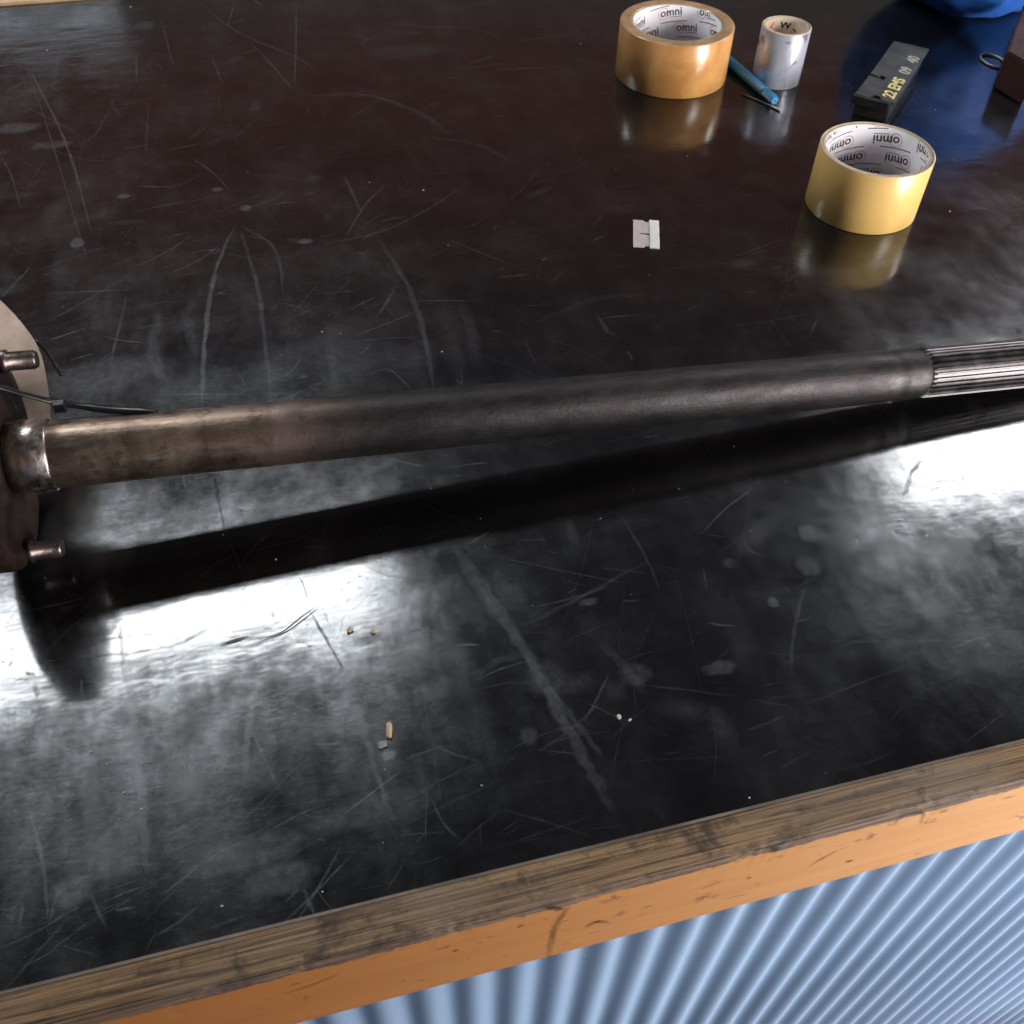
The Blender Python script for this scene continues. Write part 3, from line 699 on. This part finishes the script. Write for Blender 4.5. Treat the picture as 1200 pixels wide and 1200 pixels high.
for s_, yy, mi in (('22', .007, 0), ('EMS', .026, 0), ('09', .064, 1), ('40', .092, 1)):
    flat_text(bm, s_, .0150, WX-.0030, yy, PI/2, HZ+.00015, mi, .0005, .15)
link('writing', bm, [MCHALK, MCHALK2], bk, world=False)

# ------------------------------------------------------------------ razor blade
q0, q1, q3 = Vector((.2625, .6041, 0)), Vector((.2815, .5975, 0)), Vector((.2765, .6401, 0))
ub = (q1-q0).normalized(); bl = empty('razor_blade', q0, (0, 0, math.atan2(ub.y, ub.x)))
tag(bl, 'single edge razor blade lying flat on the black bench top', 'razor blade')
BW, BL, sk = (q1-q0).length, (q3-q0).length, .0003
bm = bmesh.new(); zt = .0004
def plate(bm, outer, z0, z1): extrude_poly(bm, [Vector((x, y, z0)) for x, y in outer], Vector((0, 0, z1-z0)))
nx_ = .52*BW; mid_ = BL/2
# body as two halves round the centre slot, notched at both ends
plate(bm, [(0, 0), (nx_-.0022, .0002), (nx_-.0012, .0022), (nx_+.0012, .0022), (nx_+.0022, .0002), (.62*BW, 0), (.62*BW, mid_-.0013), (.26*BW, mid_-.0004), (.0, mid_-.0001)], .0002, zt)
plate(bm, [(0, BL), (0, mid_-.0001), (.26*BW, mid_-.0004), (.27*BW, mid_+.0010), (.62*BW, mid_+.0005), (.62*BW, BL), (nx_+.0022, BL-.0004), (nx_+.001, BL-.0024), (nx_-.001, BL-.0024), (nx_-.0024, BL-.0002)], .0002, zt)
link('blade', bm, MBLADE, bl, world=False)
bm = bmesh.new(); box(bm, (.63*BW, -.0002, .0001), (BW, BL+.0002, .0011), .0003); link('spine', bm, MSPINE, bl, world=False)

# ------------------------------------------------------------------ oval steel link, dark red block, blue bundle
bm = bmesh.new(); cc = Vector((.7262, .8385, .0013)); N = 40; R1, R2, rr = .0105, .0155, .0012; rings = []
for k in range(N):
    a = 2*PI*k/N; ctr = cc+Vector((R1*math.cos(a), R2*math.sin(a), 0)); nrm = Vector((R2*math.cos(a), R1*math.sin(a), 0)).normalized()
    rings.append([bm.verts.new(ctr+nrm*(rr*math.cos(2*PI*j/8))+Vector((0, 0, rr*math.sin(2*PI*j/8)))) for j in range(8)])
for i in range(N):
    a, b = rings[i], rings[(i+1) % N]
    for j in range(8): f = bm.faces.new((a[j], a[(j+1) % 8], b[(j+1) % 8], b[j])); f.smooth = True
bmesh.ops.recalc_face_normals(bm, faces=bm.faces[:])
tag(link('steel_ring', bm, MSTEEL), 'small oval steel ring lying beside the dark red block', 'ring')
hz = .035; k0 = P(1181, 60, hz); k1 = P(1215, 80, hz); k2 = P(1200, 4, hz)
bm = bmesh.new(); bs = [k0, k1, k1+(k2-k0), k2]
extrude_poly(bm, [Vector((p.x, p.y, .0002)) for p in bs], Vector((0, 0, hz-.0002)))
bmesh.ops.bevel(bm, geom=bm.edges[:], offset=.0015, segments=2, affect='EDGES')
tag(link('painted_block', bm, MBRK), 'dark red painted block at the right edge, beside the steel ring', 'block')
bm = bmesh.new(); bmesh.ops.create_icosphere(bm, subdivisions=5, radius=1)
bc = Vector((.80, .990, .085)); br = Vector((.125, .10, .10))
for v in bm.verts:
    n_ = v.co.normalized(); d_ = 1+.10*mnoise.noise(n_*1.7+Vector((3, 1, 0)))+.05*mnoise.noise(n_*4+Vector((0, 2, 5)))+.016*mnoise.noise(n_*11)
    p = Vector((n_.x*br.x, n_.y*br.y, n_.z*br.z))*d_+bc
    if p.z < .0006: p.z = .0006
    v.co = p
tag(link('blue_bundle', bm, MBAG, None, True), 'soft bright blue fabric bundle at the back right of the bench', 'bundle')

# ------------------------------------------------------------------ crumbs and slivers
def chunk(name, px, py, dims, mat, label, cat, rz=0, seed=0, group=None):
    bm = bmesh.new(); bmesh.ops.create_icosphere(bm, subdivisions=2, radius=.5); c = P(px, py)
    for v in bm.verts:
        s_ = max(abs(v.co.x), abs(v.co.y), abs(v.co.z)); n_ = v.co*(.5/s_)*.55+v.co*.5
        n_ *= 1+.35*mnoise.noise(v.co*4+Vector((seed, seed*2, 0)))
        v.co = Vector((n_.x*dims[0], n_.y*dims[1], n_.z*dims[2]+dims[2]*.52))
    lo = min(v.co.z for v in bm.verts)
    for v in bm.verts: v.co.z -= lo-.0001
    o = link(name, bm, mat); o.location = c; o.rotation_euler = (0, 0, rz); tag(o, label, cat, group); return o
chunk('wood_chip', 456, 857, (.0028, .0080, .0016), MCHIP, 'pale wood chip standing out on the dark front part of the bench top', 'wood chip', -.15, 1)
chunk('crumb', 448, 873, (.0045, .0034, .0010), plain('grey_lint', (.28, .28, .29), .9), 'grey fluffy crumb just in front of the pale wood chip', 'crumb', .2, 2)
chunk('crumb', 410, 739, (.0034, .0026, .0014), MCHIP, 'larger of the two brown crumbs in front of the bar shadow', 'crumb', .5, 3)
chunk('crumb', 437, 741, (.0021, .0022, .0011), MCHIP, 'smaller of the two brown crumbs in front of the bar shadow', 'crumb', .9, 4)
chunk('crumb', 725, 841, (.0020, .0022, .0012), MCRUMB, 'bright white crumb on the dark front part of the bench top', 'crumb', .4, 5)
chunk('crumb', 738, 844, (.0018, .0010, .0006), MCRUMB, 'tiny flat white crumb to the right of the bright white crumb', 'crumb', .4, 6)
def sliver(pts, r, label):
    bm = bmesh.new(); q = spline_pts([P(x, y, z) for x, y, z in pts], 6)
    tube(bm, q, lambda t: r*max(.2, math.sin(PI*min(.97, max(.03, t)))**.5), 6, .5)
    tag(link('sliver', bm, MSLV), label, 'sliver')
sliver([(303,750,.0006),(330,741,.0008),(352,724,.0016),(374,708,.0010)], .00045, 'longer thin dark curved sliver at the edge of the bright glare')
sliver([(258,755,.0006),(275,750,.0008),(291,745,.0006)], .0005, 'shorter thin dark sliver at the edge of the bright glare')
random.seed(3); bm = bmesh.new()
for k in range(95):
    px = random.uniform(0, 1200); py = random.uniform(5, 1100); p = P(px, py)
    if p.y < YF+.004: continue
    s_ = random.choice((.16, .2, .25, .38))*mm*(1+.5*p.y)
    r_ = bmesh.ops.create_icosphere(bm, subdivisions=1, radius=s_); e_ = random.uniform(.6, 1.8)
    for v in r_['verts']: v.co = Vector((v.co.x*e_+p.x, v.co.y+p.y, v.co.z*.6+s_*.6+.0003))
tag(link('dust', bm, MCRUMB), 'scattered pale dust specks on the bench top', 'dust', kind='stuff')
